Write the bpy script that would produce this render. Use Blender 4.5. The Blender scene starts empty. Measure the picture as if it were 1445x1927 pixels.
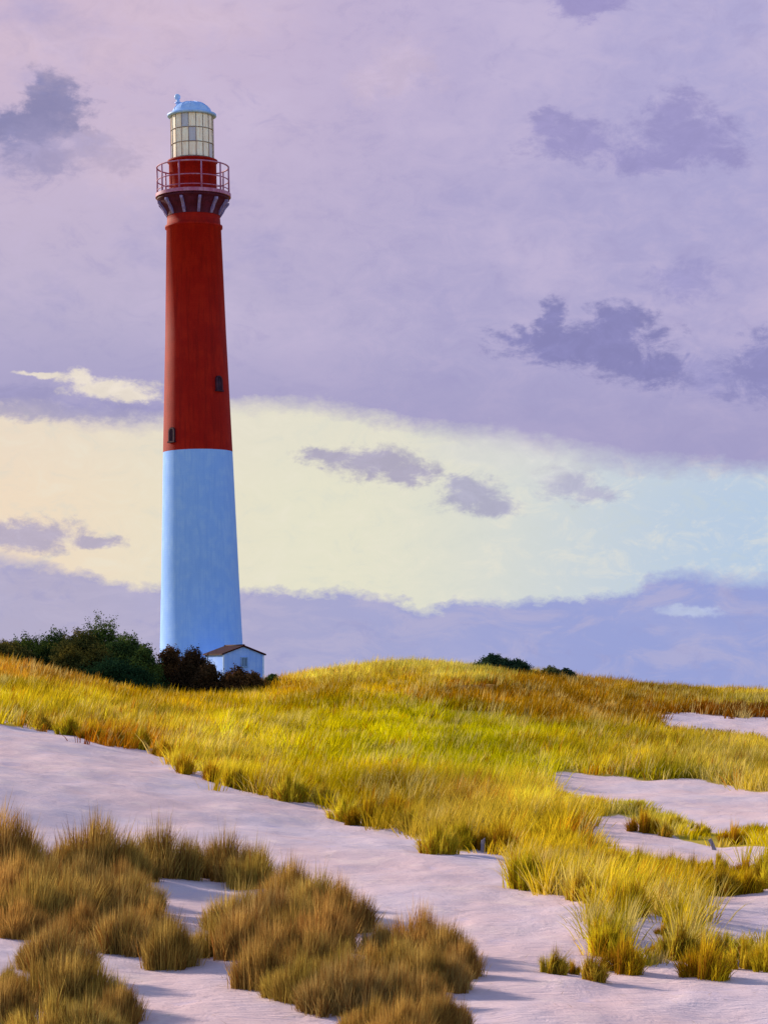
import bpy, math, random
import numpy as np
from mathutils import Vector, Matrix
R = math.radians
S = bpy.context.scene
C = S.collection
rng = np.random.default_rng(7)
random.seed(7)

# ------------------------------------------------------------------ camera
F = 4500.0            # focal length in pixels of the 1445 wide picture
HY = 1300.0           # row of the horizon
CX = 722.5
EYE = 1.7
cam_d = bpy.data.cameras.new('camera')
cam = bpy.data.objects.new('camera', cam_d); C.objects.link(cam)
cam.location = (0, 0, EYE); cam.rotation_euler = (R(90), 0, 0)
cam_d.sensor_fit = 'HORIZONTAL'; cam_d.sensor_width = 36
cam_d.lens = 36 * F / 1445
cam_d.shift_y = (HY - 963.5) / 1445
cam_d.clip_start = 0.1; cam_d.clip_end = 20000
S.camera = cam

# ------------------------------------------------------------------ sun
SUN_AZ = -53.0       # degrees from the view direction (+Y), negative is left
SUN_EL = 20.0
sd = bpy.data.lights.new('sun', 'SUN'); sd.energy = 4.2; sd.angle = R(1.2); sd.color = (1.0, 0.86, 0.68)
sun = bpy.data.objects.new('sun', sd); C.objects.link(sun)
sdir = Vector((math.sin(R(SUN_AZ)) * math.cos(R(SUN_EL)), math.cos(R(SUN_AZ)) * math.cos(R(SUN_EL)), math.sin(R(SUN_EL))))
sun.rotation_euler = (-sdir).to_track_quat('-Z', 'Y').to_euler()
sun.location = (-30, 20, 40)

# ------------------------------------------------------------------ view
S.view_settings.view_transform = 'Standard'; S.view_settings.look = 'None'
EXPO = 0.6
S.view_settings.exposure = EXPO; S.view_settings.gamma = 1.0
S.render.resolution_x = 767; S.render.resolution_y = 1024
S.cycles.max_bounces = 6; S.cycles.transparent_max_bounces = 8

def lin(r, g, b):
    f = lambda c: (c / 255) / 12.92 if c / 255 <= 0.04045 else ((c / 255 + 0.055) / 1.055) ** 2.4
    return (f(r), f(g), f(b), 1.0)

# ------------------------------------------------------------------ world (sky with cloud bands, laid out by compass bearing and elevation)
world = bpy.data.worlds.new('World'); S.world = world; world.use_nodes = True
nt = world.node_tree; nt.nodes.clear()
class N:
    """small expression helper over shader nodes"""
    def __init__(s, tree): s.t = tree
    def m(s, op, a, b=0.0, c=0.0, clamp=False):
        n = s.t.nodes.new('ShaderNodeMath'); n.operation = op; n.use_clamp = clamp
        for i, v in enumerate((a, b, c)):
            if hasattr(v, 'links'): s.t.links.new(v, n.inputs[i])
            else: n.inputs[i].default_value = v
        return n.outputs[0]
    def v(s, op, a, b=None, c=None, out=0):
        n = s.t.nodes.new('ShaderNodeVectorMath'); n.operation = op
        for i, x in enumerate((a, b, c)):
            if x is None: continue
            if hasattr(x, 'links'): s.t.links.new(x, n.inputs[i])
            else: n.inputs[i].default_value = x
        return n.outputs[1] if op == 'LENGTH' else n.outputs[0]
    def comb(s, x, y, z=0.0):
        n = s.t.nodes.new('ShaderNodeCombineXYZ')
        for i, q in enumerate((x, y, z)):
            if hasattr(q, 'links'): s.t.links.new(q, n.inputs[i])
            else: n.inputs[i].default_value = q
        return n.outputs[0]
    def mix(s, f, a, b):
        n = s.t.nodes.new('ShaderNodeMix'); n.data_type = 'RGBA'
        for i, q in ((0, f), (6, a), (7, b)):
            if hasattr(q, 'links'): s.t.links.new(q, n.inputs[i])
            else: n.inputs[i].default_value = q
        return n.outputs[2]
    def noise(s, vec, scale, detail=4, rough=0.55, dist=0.0, color=False):
        n = s.t.nodes.new('ShaderNodeTexNoise'); n.inputs['Scale'].default_value = scale
        n.inputs['Detail'].default_value = detail; n.inputs['Roughness'].default_value = rough; n.inputs['Distortion'].default_value = dist
        s.t.links.new(vec, n.inputs['Vector'])
        return n.outputs['Color'] if color else n.outputs['Fac']
    def smooth(s, x, a, b, lo=0.0, hi=1.0):
        n = s.t.nodes.new('ShaderNodeMapRange'); n.interpolation_type = 'SMOOTHSTEP'
        s.t.links.new(x, n.inputs[0])
        for i, q in ((1, a), (2, b), (3, lo), (4, hi)): n.inputs[i].default_value = q
        return n.outputs[0]
    def curve(s, x, pts, x0, x1, y0, y1):
        n = s.t.nodes.new('ShaderNodeFloatCurve')
        cu = n.mapping.curves[0]
        P = [((px - x0) / (x1 - x0), (py - y0) / (y1 - y0)) for px, py in pts]
        while len(cu.points) < len(P): cu.points.new(0.5, 0.5)
        for q, (a, b) in zip(cu.points, P): q.location = (a, b); q.handle_type = 'AUTO'
        n.mapping.update()
        s.t.links.new(s.m('DIVIDE', s.m('SUBTRACT', x, x0), x1 - x0, clamp=True), n.inputs['Value'])
        return s.m('MULTIPLY_ADD', n.outputs[0], y1 - y0, y0)
w = N(nt)
tc = nt.nodes.new('ShaderNodeTexCoord')
D = tc.outputs['Generated']
sep = nt.nodes.new('ShaderNodeSeparateXYZ'); nt.links.new(D, sep.inputs[0])
az = w.m('ARCTAN2', sep.outputs[0], sep.outputs[1])
el = w.m('ARCSINE', sep.outputs[2])
KX = 4500.0
# bearing / elevation in 1/4500 rad units; elevation 0 reads 1300 and up is smaller, like rows of the picture
bx = w.m('MULTIPLY_ADD', az, KX, CX)
by = w.m('MULTIPLY_ADD', el, -KX, HY)
def A(px, py):
    a = math.atan((px - CX) / F); e = math.atan((HY - py) / F * math.cos(a))
    return a * KX + CX, HY - e * KX
Dst = w.v('MULTIPLY', D, (1.0, 1.0, 1.7))
nl = w.noise(Dst, 22, 5, 0.6, color=True)
nf = w.noise(Dst, 95, 5, 0.65, color=True)
P0 = w.comb(bx, by)
P1 = w.v('MULTIPLY_ADD', w.v('SUBTRACT', nl, (0.5, 0.5, 0.5)), (150, 95, 0), P0)
P1 = w.v('MULTIPLY_ADD', w.v('SUBTRACT', nf, (0.5, 0.5, 0.5)), (75, 60, 0), P1)
sp = nt.nodes.new('ShaderNodeSeparateXYZ'); nt.links.new(P1, sp.inputs[0])
X1, Y1 = sp.outputs[0], sp.outputs[1]
P2 = w.v('MULTIPLY_ADD', w.v('SUBTRACT', nl, (0.5, 0.5, 0.5)), (70, 36, 0), P0)
P2 = w.v('MULTIPLY_ADD', w.v('SUBTRACT', nf, (0.5, 0.5, 0.5)), (60, 34, 0), P2)
sp2 = nt.nodes.new('ShaderNodeSeparateXYZ'); nt.links.new(P2, sp2.inputs[0])
X2, Y2 = sp2.outputs[0], sp2.outputs[1]

# overcast deck colour: pink upper left to blue violet right, mottled
gx = w.smooth(bx, -100, 1500)
gy = w.smooth(by, 0, 800)
n1 = w.noise(Dst, 14, 6, 0.6); n2 = w.noise(Dst, 60, 6, 0.7, 0.6)
upL = w.mix(gy, lin(207, 185, 207), lin(186, 178, 207))
upR = w.mix(gy, lin(174, 169, 211), lin(168, 163, 205))
deck = w.mix(gx, upL, upR)
deck = w.mix(w.smooth(n1, 0.46, 0.74, 0, 0.5), deck, lin(206, 192, 219))
deck = w.mix(w.smooth(n1, 0.46, 0.26, 0, 0.55), deck, lin(158, 154, 200))
deck = w.mix(w.smooth(n2, 0.46, 0.68, 0, 0.30), deck, lin(198, 184, 214))
deck = w.mix(w.smooth(n2, 0.50, 0.30, 0, 0.28), deck, lin(160, 152, 196))
deck = w.mix(w.smooth(w.m('SUBTRACT', by, w.m('MULTIPLY', bx, 0.10)), 540, 720, 0, 0.6), deck, lin(160, 155, 196))

# clear band colour: warm cream left, pale lemon middle, blue right
lo1 = w.mix(w.smooth(bx, -50, 600), lin(240, 219, 194), lin(229, 226, 204))
lo2 = w.mix(w.smooth(bx, 600, 1450), lo1, lin(184, 203, 226))
band = w.mix(w.smooth(by, 960, 790, 0, 0.35), lo2, lin(224, 218, 208))
band = w.mix(w.smooth(n2, 0.48, 0.70, 0, 0.40), band, lin(236, 230, 212))
band = w.mix(w.smooth(n2, 0.5, 0.30, 0, 0.30), band, lin(206, 212, 206))

# low bank
bank = w.mix(w.smooth(bx, 0, 1300), lin(180, 173, 200), lin(152, 162, 214))
bank = w.mix(w.smooth(n1, 0.45, 0.70, 0, 0.35), bank, lin(182, 180, 214))
bank = w.mix(w.smooth(w.noise(w.v('MULTIPLY', D, (1.0, 1.0, 2.6)), 34, 6, 0.65, 0.8), 0.42, 0.64, 0, 0.45), bank, lin(190, 182, 208))
bank = w.mix(w.smooth(n2, 0.5, 0.30, 0, 0.35), bank, lin(154, 154, 200))

top_edge = [A(*p) for p in [(-900, 800), (-300, 770), (0, 764), (150, 784), (290, 790), (440, 762), (520, 760), (650, 778), (820, 808), (1000, 842), (1180, 868), (1445, 882), (1800, 910), (2400, 900)]]
bot_edge = [A(*p) for p in [(-900, 1010), (-300, 1030), (0, 1052), (150, 1078), (290, 1108), (450, 1108), (600, 1116), (740, 1128), (805, 1152), (850, 1132), (1000, 1132), (1180, 1122), (1225, 1090), (1300, 1082), (1445, 1092), (1800, 1060), (2400, 1080)]]
te = w.curve(X2, top_edge, -900, 2400, 600, 1300)
be = w.curve(X2, bot_edge, -900, 2400, 600, 1300)
sv = w.noise(Dst, 9, 3, 0.5)
def edge(d, lo_, hi_):
    # edge that is crisp in places and fades out in others
    wd_ = w.smooth(sv, 0.35, 0.65, lo_, hi_)
    return w.m('MULTIPLY_ADD', w.m('DIVIDE', d, wd_), 0.5, 0.5, clamp=True)
n4 = w.m('MULTIPLY_ADD', w.noise(Dst, 150, 6, 0.72), 34, -17)
m_top = edge(w.m('ADD', n4, w.m('SUBTRACT', Y2, te)), 8, 28)
m_bot = edge(w.m('ADD', n4, w.m('SUBTRACT', Y2, be)), 8, 24)
sky = w.mix(m_top, deck, band)
sky = w.mix(m_bot, sky, bank)

n3 = w.noise(Dst, 150, 6, 0.72)
def blobs(col, lst, XY, soft=0.35, amt=1.0):
    soft *= 0.95
    """union of ellipses (x, y, half width, half height) seen at a bearing and elevation, edges broken up by noise"""
    global sky
    cur = None
    for (x, y, rx, ry) in lst:
        x, y = A(x, y)
        q = w.v('LENGTH', w.v('MULTIPLY_ADD', XY, (1 / rx, 1 / ry, 0), (-x / rx, -y / ry, 0)))
        if cur is None: cur = q
        else: cur = w.m('SMOOTH_MIN', cur, q, 0.35)
    cur = w.m('ADD', cur, w.m('MULTIPLY_ADD', n2, 1.9, -0.95))
    cur = w.m('ADD', cur, w.m('MULTIPLY_ADD', n3, 1.5, -0.75))
    col = w.mix(w.smooth(n2, 0.40, 0.66, 0, 0.5), col, tuple(min(1, c * 1.22) for c in col[:3]) + (1,))
    sky = w.mix(w.smooth(cur, 1.0 + soft, 1.0 - soft, 0, amt), sky, col)

blobs(lin(150, 146, 188), [(120, 772, 190, 17), (40, 745, 70, 18)], P2, 0.6, 0.6)
blobs(lin(230, 219, 204), [(205, 730, 78, 20), (262, 745, 46, 11), (150, 712, 40, 15), (75, 704, 40, 6)], P2, 0.5, 0.95)
blobs(lin(172, 164, 192), [(50, 1006, 95, 26), (180, 1020, 44, 12), (-60, 1000, 90, 28)], P2, 0.5, 0.85)
blobs(lin(168, 162, 188), [(690, 868, 78, 27), (755, 890, 60, 20), (620, 856, 50, 14)], P2, 0.5, 0.9)
blobs(lin(168, 166, 192), [(890, 932, 60, 28), (940, 952, 46, 19), (862, 915, 34, 18)], P2, 0.5, 0.88)
blobs(lin(174, 172, 198), [(1065, 910, 54, 25), (1115, 930, 54, 16)], P2, 0.6, 0.8)
blobs(lin(186, 196, 222), [(1300, 1152, 60, 9)], P2, 0.6, 0.8)
blobs(lin(214, 214, 214), [(920, 860, 90, 30), (1000, 880, 70, 22)], P1, 0.8, 0.45)
blobs(lin(128, 128, 170), [(115, 210, 62, 50), (35, 238, 95, 36), (88, 172, 34, 32), (150, 245, 34, 22)], P1, 0.5, 0.85)
blobs(lin(154, 148, 186), [(80, 285, 75, 42), (190, 280, 48, 22), (232, 296, 34, 22)], P1, 0.6, 0.75)
blobs(lin(142, 136, 188), [(1300, 255, 100, 42), (1085, 262, 75, 30), (1270, 212, 46, 34), (1210, 290, 90, 26), (1045, 235, 34, 20), (1370, 290, 40, 22)], P1, 0.6, 0.66)
blobs(lin(132, 130, 180), [(1155, 655, 100, 50), (1060, 660, 115, 32), (1165, 615, 56, 42), (1235, 695, 75, 32), (1000, 640, 70, 22), (1015, 604, 24, 32)], P1, 0.45, 0.92)
blobs(lin(138, 136, 186), [(1480, 692, 120, 54), (1450, 655, 60, 32)], P1, 0.45, 0.85)
blobs(lin(150, 147, 195), [(1325, 702, 40, 30)], P1, 0.6, 0.6)
blobs(lin(150, 146, 196), [(1290, 530, 62, 28)], P1, 0.6, 0.6)
blobs(lin(148, 140, 192), [(1110, -5, 70, 26)], P1, 0.5, 0.75)
blobs(lin(204, 186, 208), [(760, 130, 60, 45), (700, 150, 40, 30)], P1, 0.8, 0.6)
blobs(lin(212, 190, 206), [(110, 90, 150, 50), (330, 30, 180, 40), (250, 300, 80, 60)], P1, 0.9, 0.45)
# broken cloud, unseen clear sky overhead and behind the camera, added as blue fill
nish = nt.nodes.new('ShaderNodeTexSky'); nish.sky_type = 'NISHITA'; nish.sun_disc = False
nish.sun_elevation = R(SUN_EL); nish.sun_rotation = R(SUN_AZ); nish.dust_density = 0.6; nish.ozone_density = 2.0
nl2 = nt.nodes.new('ShaderNodeVectorMath'); nl2.operation = 'SCALE'
nt.links.new(nish.outputs[0], nl2.inputs[0]); nl2.inputs['Scale'].default_value = 0.15
back = w.smooth(sep.outputs[1], 0.55, -0.25)
hi = w.m('MAXIMUM', w.smooth(el, R(17), R(45)), back)
nc = w.noise(D, 3.2, 7, 0.6)
gap = w.m('MULTIPLY', hi, w.smooth(nc, 0.66, 0.46, 0.25, 1.0))
cloudcol = w.mix(hi, sky, lin(196, 190, 220))
dim = w.v('MULTIPLY', cloudcol, (2 ** -EXPO,) * 3)
final = w.mix(gap, dim, nl2.outputs[0])
bg = nt.nodes.new('ShaderNodeBackground'); bg.inputs['Strength'].default_value = 1.0
nt.links.new(final, bg.inputs[0])
wo = nt.nodes.new('ShaderNodeOutputWorld'); nt.links.new(bg.outputs[0], wo.inputs[0])

# ================================================================== helpers
def vnoise(x, y, seed=0):
    xi = np.floor(x).astype(np.int64); yi = np.floor(y).astype(np.int64)
    fx = x - xi; fy = y - yi
    fx = fx * fx * (3 - 2 * fx); fy = fy * fy * (3 - 2 * fy)
    def h(a, b):
        n = (a * 374761393 + b * 668265263 + seed * 1442695041) & 0x7fffffff
        n = ((n ^ (n >> 13)) * 1274126177) & 0x7fffffff
        return ((n ^ (n >> 16)) & 0xffff) / 65535.0
    return (h(xi, yi) * (1 - fx) + h(xi + 1, yi) * fx) * (1 - fy) + (h(xi, yi + 1) * (1 - fx) + h(xi + 1, yi + 1) * fx) * fy
def fbm(x, y, seed=0, o=4):
    s = 0; a = 0.5; t = 0
    for i in range(o):
        s = s + a * vnoise(x * 2 ** i, y * 2 ** i, seed + i * 17); t += a; a *= 0.5
    return s / t

def crestz(py, Y): return EYE + (HY - py) * Y / F
COLS = [-900, -300, 0, 150, 300, 450, 600, 800, 1000, 1200, 1445, 1800, 2400]
YS =   [0,   8,    14,  20,   28,   38,   50,   65,   80,   92,   105,  130,  160,  205,  300,  500]
ZT = {
 -900: [.3, .3, .35, .6,  1.0, 1.5,  1.9,  2.3,  2.5,  2.5,  2.4,  1.8,  1.5,  1.4,  .9, .2],
 -300: [0,  .05, .15, .4,  .75, 1.15, 1.45, 2.0,  2.5,  2.55, 2.4,  1.7,  1.4,  1.35, .8, .1],
 0:    [0,   0,  .05, .25, .55, .90,  1.25, 2.0, 2.62, 2.6,  2.3,  1.6,  1.3,  1.3,  .7, .0],
 150:  [0,   0,  .03, .16, .42, .72,  1.02, 1.55, 2.02, 2.02,  2.1,  1.5,  1.3,  1.3,  .7, .0],
 300:  [0,   0,  .0,  .10, .30, .52,  .78,  1.20, 1.52, 1.58, 1.5,  1.5,  1.3,  1.3,  .6, .0],
 450:  [0,   0,  0,   .04, .18, .38,  .62,  1.02,  1.42, 1.60,  1.6, 1.5,  1.3,  1.3,  .6, .0],
 600:  [0,   0,  0,   0,   .10, .26,  .52,  1.15, 1.85, 2.22, 2.15, 1.5,  1.3,  1.3,  .6, .0],
 800:  [0,   0,  0,   0,   .05, .18,  .44,  1.15, 2.05, 2.52, 2.45, 1.6,  1.3,  1.2,  .5, .0],
 1000: [0,   0,  0,   0,   .03, .12,  .36,  .95,  1.7,  2.12, 2.25, 1.6,  1.3,  1.2,  .5, .0],
 1200: [0,   0,  0,   0,   .0,  .05,  .2,   .62,  1.15, 1.58, 1.80, 1.5,  1.25, 1.1,  .4, .0],
 1445: [0,   0,  0,   0,   .0,  .02,  .12,  .45,  .95,  1.30, 1.55, 1.4,  1.2,  1.1,  .4, .0],
 1800: [0,   0,  0,   0,   .05, .1,   .2,   .5,   .9,   1.2,  1.4,  1.3,  1.1,  1.0,  .4, .0],
 2400: [0,   0,  0,   .1,  .2,  .3,   .4,   .6,   .9,   1.1,  1.2,  1.2,  1.0,  1.0,  .4, .0]}
TAB = np.array([ZT[c] for c in COLS])
def interp_smooth(tab, c, y):
    ci = np.clip(np.searchsorted(COLS, c) - 1, 0, len(COLS) - 2); yi = np.clip(np.searchsorted(YS, y) - 1, 0, len(YS) - 2)
    ca = np.array(COLS, float); ya = np.array(YS, float)
    fc = np.clip((c - ca[ci]) / (ca[ci + 1] - ca[ci]), 0, 1); fy = np.clip((y - ya[yi]) / (ya[yi + 1] - ya[yi]), 0, 1)
    def cr(p0, p1, p2, p3, t): return p1 + 0.5 * t * (p2 - p0 + t * (2 * p0 - 5 * p1 + 4 * p2 - p3 + t * (3 * (p1 - p2) + p3 - p0)))
    def row(k):
        k = np.clip(k, 0, len(COLS) - 1)
        g = lambda j: tab[k, np.clip(j, 0, len(YS) - 1)]
        return cr(g(yi - 1), g(yi), g(yi + 1), g(yi + 2), fy)
    return cr(row(ci - 1), row(ci), row(ci + 1), row(ci + 2), fc)
def ground(x, y):
    x = np.asarray(x, float); y = np.asarray(y, float)
    yy = np.clip(y, 0, 500)
    c = CX + F * x / np.maximum(np.abs(y), 6.0)
    z = interp_smooth(TAB, np.clip(c, -900, 2400), yy)
    near = np.clip((y - 3) / 6, 0, 1)
    far = np.clip((y - 600) / 400, 0, 1)
    z = z + near * (1 - far) * ((fbm(x * .33, y * .2, 3) - .5) * .24 + (fbm(x * 1.1, y * .7, 9) - .5) * .12)
    z = z + np.clip((y - 60) / 40, 0, 1) * (1 - far) * (fbm(x * .12, y * .1, 31) - .5) * .35
    return z
def proj(x, y, z): return CX + F * x / y, HY - F * (z - EYE) / y
def hit(px, py):
    """the ground point seen in a direction"""
    ys = np.geomspace(9, 130, 1500); u = (px - CX) / F
    zz = EYE + (HY - py) / F * ys
    g = ground(u * ys, ys)
    k = np.nonzero(zz < g)[0]
    Y = ys[k[0]] if len(k) else 100.0
    return u * Y, Y, float(ground(u * Y, Y))

def tag(o, label=None, cat=None, group=None, kind=None):
    if label: o['label'] = label
    if cat: o['category'] = cat
    if group: o['group'] = group
    if kind: o['kind'] = kind
    return o
def link(name, me, mat=None, parent=None):
    o = bpy.data.objects.new(name, me); C.objects.link(o)
    if mat is not None and len(me.materials) == 0: me.materials.append(mat)
    if parent: o.parent = parent
    return o
def mesh_np(name, V, faces_flat, sizes, col=None, smooth=False):
    me = bpy.data.meshes.new(name)
    V = np.asarray(V, np.float32); me.vertices.add(len(V)); me.vertices.foreach_set('co', V.ravel())
    faces_flat = np.asarray(faces_flat, np.int32); sizes = np.asarray(sizes, np.int32)
    me.loops.add(len(faces_flat)); me.loops.foreach_set('vertex_index', faces_flat)
    me.polygons.add(len(sizes)); st = np.concatenate([[0], np.cumsum(sizes)[:-1]]).astype(np.int32)
    me.polygons.foreach_set('loop_start', st)
    me.polygons.foreach_set('use_smooth', np.full(len(sizes), smooth))
    me.update(calc_edges=True); me.validate()
    if col is not None:
        a = me.attributes.new('tint', 'FLOAT_COLOR', 'POINT')
        c4 = np.ones((len(V), 4), np.float32); c4[:, :3] = col; a.data.foreach_set('color', c4.ravel())
    return me
class MB:
    """collects shapes for one mesh"""
    def __init__(s): s.v = []; s.f = []; s.sm = []
    def add(s, V, Fs, sm=False):
        b = len(s.v); s.v += [tuple(v) for v in V]; s.f += [tuple(i + b for i in f) for f in Fs]; s.sm += [sm] * len(Fs); return s
    def box(s, c, d, rot=None):
        x, y, z = d[0] / 2, d[1] / 2, d[2] / 2
        P = [Vector((a * x, b * y, e * z)) for a in (-1, 1) for b in (-1, 1) for e in (-1, 1)]
        if rot is not None: P = [rot @ p for p in P]
        P = [p + Vector(c) for p in P]
        return s.add(P, [(0, 1, 3, 2), (4, 6, 7, 5), (0, 4, 5, 1), (2, 3, 7, 6), (0, 2, 6, 4), (1, 5, 7, 3)])
    def lathe(s, prof, n=64, c=(0, 0), a0=0, a1=2 * math.pi, sm=True):
        full = abs(a1 - a0 - 2 * math.pi) < 1e-6; m = n if full else n + 1
        V = []
        for r, z in prof:
            for k in range(m):
                a = a0 + (a1 - a0) * k / n; V.append((c[0] + r * math.cos(a), c[1] + r * math.sin(a), z))
        Fs = []
        for i in range(len(prof) - 1):
            for k in range(n):
                k2 = (k + 1) % m; Fs.append((i * m + k, i * m + k2, (i + 1) * m + k2, (i + 1) * m + k))
        return s.add(V, Fs, sm)
    def tube(s, pts, r0, r1=None, n=8):
        r1 = r0 if r1 is None else r1
        pts = [Vector(p) for p in pts]; V = []; L = len(pts)
        for i, p in enumerate(pts):
            t = (pts[min(i + 1, L - 1)] - pts[max(i - 1, 0)]).normalized()
            a = t.orthogonal().normalized(); b = t.cross(a); r = r0 + (r1 - r0) * i / (L - 1)
            for k in range(n):
                q = 2 * math.pi * k / n; V.append(p + (a * math.cos(q) + b * math.sin(q)) * r)
        Fs = [(i * n + k, i * n + (k + 1) % n, (i + 1) * n + (k + 1) % n, (i + 1) * n + k) for i in range(L - 1) for k in range(n)]
        Fs += [tuple(range(n))[::-1], tuple((L - 1) * n + k for k in range(n))]
        return s.add(V, Fs, True)
    def ring(s, r, z, t, n=64, m=8):
        V = []; Fs = []
        for i in range(n):
            a = 2 * math.pi * i / n
            for j in range(m):
                b = 2 * math.pi * j / m; q = r + t * math.cos(b); V.append((q * math.cos(a), q * math.sin(a), z + t * math.sin(b)))
        for i in range(n):
            for j in range(m):
                Fs.append((i * m + j, ((i + 1) % n) * m + j, ((i + 1) % n) * m + (j + 1) % m, i * m + (j + 1) % m))
        return s.add(V, Fs, True)
    def sphere(s, c, r, n=16, m=10):
        prof = [(max(r * math.sin(math.pi * i / m), 1e-4), c[2] - r * math.cos(math.pi * i / m)) for i in range(m + 1)]
        return s.lathe(prof, n, (c[0], c[1]))
    def build(s, name, mat, parent=None):
        me = bpy.data.meshes.new(name); me.from_pydata(s.v, [], s.f); me.polygons.foreach_set('use_smooth', s.sm); me.update()
        return link(name, me, mat, parent)

# ------------------------------------------------------------------ materials
def mat(name):
    m = bpy.data.materials.new(name); m.use_nodes = True; t = m.node_tree
    return m, t, t.nodes['Principled BSDF'], N(t)
def paint(name, col, dark, light, scale=3.0, rough=0.6, streak=True, bump=0.25, brick=False):
    m, t, b, n = mat(name)
    tc = t.nodes.new('ShaderNodeTexCoord'); O = tc.outputs['Object']
    a = n.noise(O, scale * .25, 6, 0.6)
    st = n.noise(n.v('MULTIPLY', O, (2.2, 2.2, 0.16)), 1.6 * scale / 3, 5, 0.65)
    fine = n.noise(O, scale * 3.5, 5, 0.7)
    c = n.mix(n.smooth(a, 0.40, 0.66), col, light)
    c = n.mix(n.smooth(st, 0.54, 0.36, 0, 0.7 if streak else 0.2), c, dark)
    c = n.mix(n.smooth(fine, 0.45, 0.65, 0, 0.35), c, light)
    h = fine
    if brick:
        br = t.nodes.new('ShaderNodeTexBrick')
        sx = t.nodes.new('ShaderNodeSeparateXYZ'); t.links.new(O, sx.inputs[0])
        ang = n.m('ARCTAN2', sx.outputs[0], sx.outputs[1])
        t.links.new(n.comb(n.m('MULTIPLY', ang, 2.9), sx.outputs[2], 0.0), br.inputs['Vector'])
        br.inputs['Scale'].default_value = 1.0; br.inputs['Mortar Size'].default_value = 0.016
        br.inputs['Brick Width'].default_value = 0.5; br.inputs['Row Height'].default_value = 0.2
        br.inputs['Color1'].default_value = (1, 1, 1, 1); br.inputs['Color2'].default_value = (0.8, 0.8, 0.8, 1); br.inputs['Mortar'].default_value = (0.3, 0.3, 0.3, 1)
        h = n.m('MULTIPLY_ADD', fine, 0.5, br.outputs['Color'])
        c = n.mix(n.m('MULTIPLY', br.outputs['Fac'], 0.22), c, dark)
    t.links.new(c, b.inputs['Base Color']); b.inputs['Roughness'].default_value = rough
    b.inputs['Specular IOR Level'].default_value = 0.12
    bp = t.nodes.new('ShaderNodeBump'); bp.inputs['Strength'].default_value = bump; bp.inputs['Distance'].default_value = 0.03
    t.links.new(h, bp.inputs['Height']); t.links.new(bp.outputs[0], b.inputs['Normal'])
    return m
M_red = paint('red_painted_brick', (0.27, 0.004, 0.002, 1), (0.19, 0.003, 0.002, 1), (0.33, 0.010, 0.003, 1), 3, 0.7, True, 0.3, True)
M_blue = paint('white_brick_shade_blue', (0.235, 0.45, 1.0, 1), (0.205, 0.41, 0.97, 1), (0.29, 0.51, 1.0, 1), 4, 0.75, True, 0.25, True)  # white tower: the blue of its shaded side is put into the base colour
M_hut = paint('shade_blue_wall', (0.22, 0.40, 0.96, 1), (0.18, 0.34, 0.90, 1), (0.29, 0.47, 0.97, 1), 4, 0.75, True, 0.2)  # same shade blue put into the house wall colour
M_dome = paint('blue_dome_metal', (0.24, 0.44, 0.88, 1), (0.16, 0.32, 0.74, 1), (0.42, 0.60, 0.92, 1), 3, 0.45, False, 0.15)
M_deck = paint('dark_maroon_iron', (0.06, 0.005, 0.018, 1), (0.035, 0.004, 0.014, 1), (0.09, 0.012, 0.035, 1), 4, 0.6)
M_rail = paint('mauve_painted_iron', (0.36, 0.11, 0.22, 1), (0.28, 0.07, 0.15, 1), (0.45, 0.24, 0.38, 1), 5, 0.5)
M_bracket = paint('lavender_painted_iron', (0.20, 0.16, 0.40, 1), (0.12, 0.07, 0.2, 1), (0.28, 0.24, 0.5, 1), 6, 0.5)
M_astr = paint('bronze_glazing_bars', (0.26, 0.19, 0.17, 1), (0.16, 0.12, 0.12, 1), (0.36, 0.27, 0.22, 1), 6, 0.5)
M_roof = paint('maroon_roof', (0.026, 0.002, 0.003, 1), (0.016, 0.001, 0.002, 1), (0.045, 0.004, 0.006, 1), 6, 0.7)
M_dark = paint('dark_window', (0.03, 0.01, 0.03, 1), (0.02, 0.006, 0.02, 1), (0.06, 0.03, 0.06, 1), 8, 0.3)
M_sash = paint('grey_violet_frame', (0.035, 0.008, 0.022, 1), (0.02, 0.005, 0.015, 1), (0.07, 0.02, 0.04, 1), 8, 0.6)
M_lens = paint('cream_lens_core', (0.80, 0.62, 0.36, 1), (0.62, 0.44, 0.26, 1), (0.92, 0.82, 0.58, 1), 6, 0.35, False, 0.3)
M_wood = paint('grey_driftwood', (0.22, 0.19, 0.24, 1), (0.12, 0.10, 0.13, 1), (0.33, 0.30, 0.34, 1), 20, 0.8, True, 0.4)
M_bark = paint('dark_bark', (0.06, 0.045, 0.035, 1), (0.03, 0.022, 0.02, 1), (0.1, 0.08, 0.06, 1), 12, 0.9, True, 0.4)
# lantern glazing: cream glow and a few blue reflections put into the pane colour
def pane_mat():
    m, t, b, n = mat('lantern_pane_glass')
    tc = t.nodes.new('ShaderNodeTexCoord'); O = tc.outputs['Object']
    oi = t.nodes.new('ShaderNodeObjectInfo')
    a = n.noise(n.v('MULTIPLY', O, (2.5, 2.5, 0.5)), 2.2, 5, 0.6)
    c = n.mix(n.smooth(a, 0.35, 0.65), (0.90, 0.70, 0.52, 1), (0.98, 0.92, 0.76, 1))
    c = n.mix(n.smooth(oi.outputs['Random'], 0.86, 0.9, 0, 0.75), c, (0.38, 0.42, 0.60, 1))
    t.links.new(c, b.inputs['Base Color']); b.inputs['Roughness'].default_value = 0.18
    b.inputs['Transmission Weight'].default_value = 0.10
    return m
M_pane = pane_mat()

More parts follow.
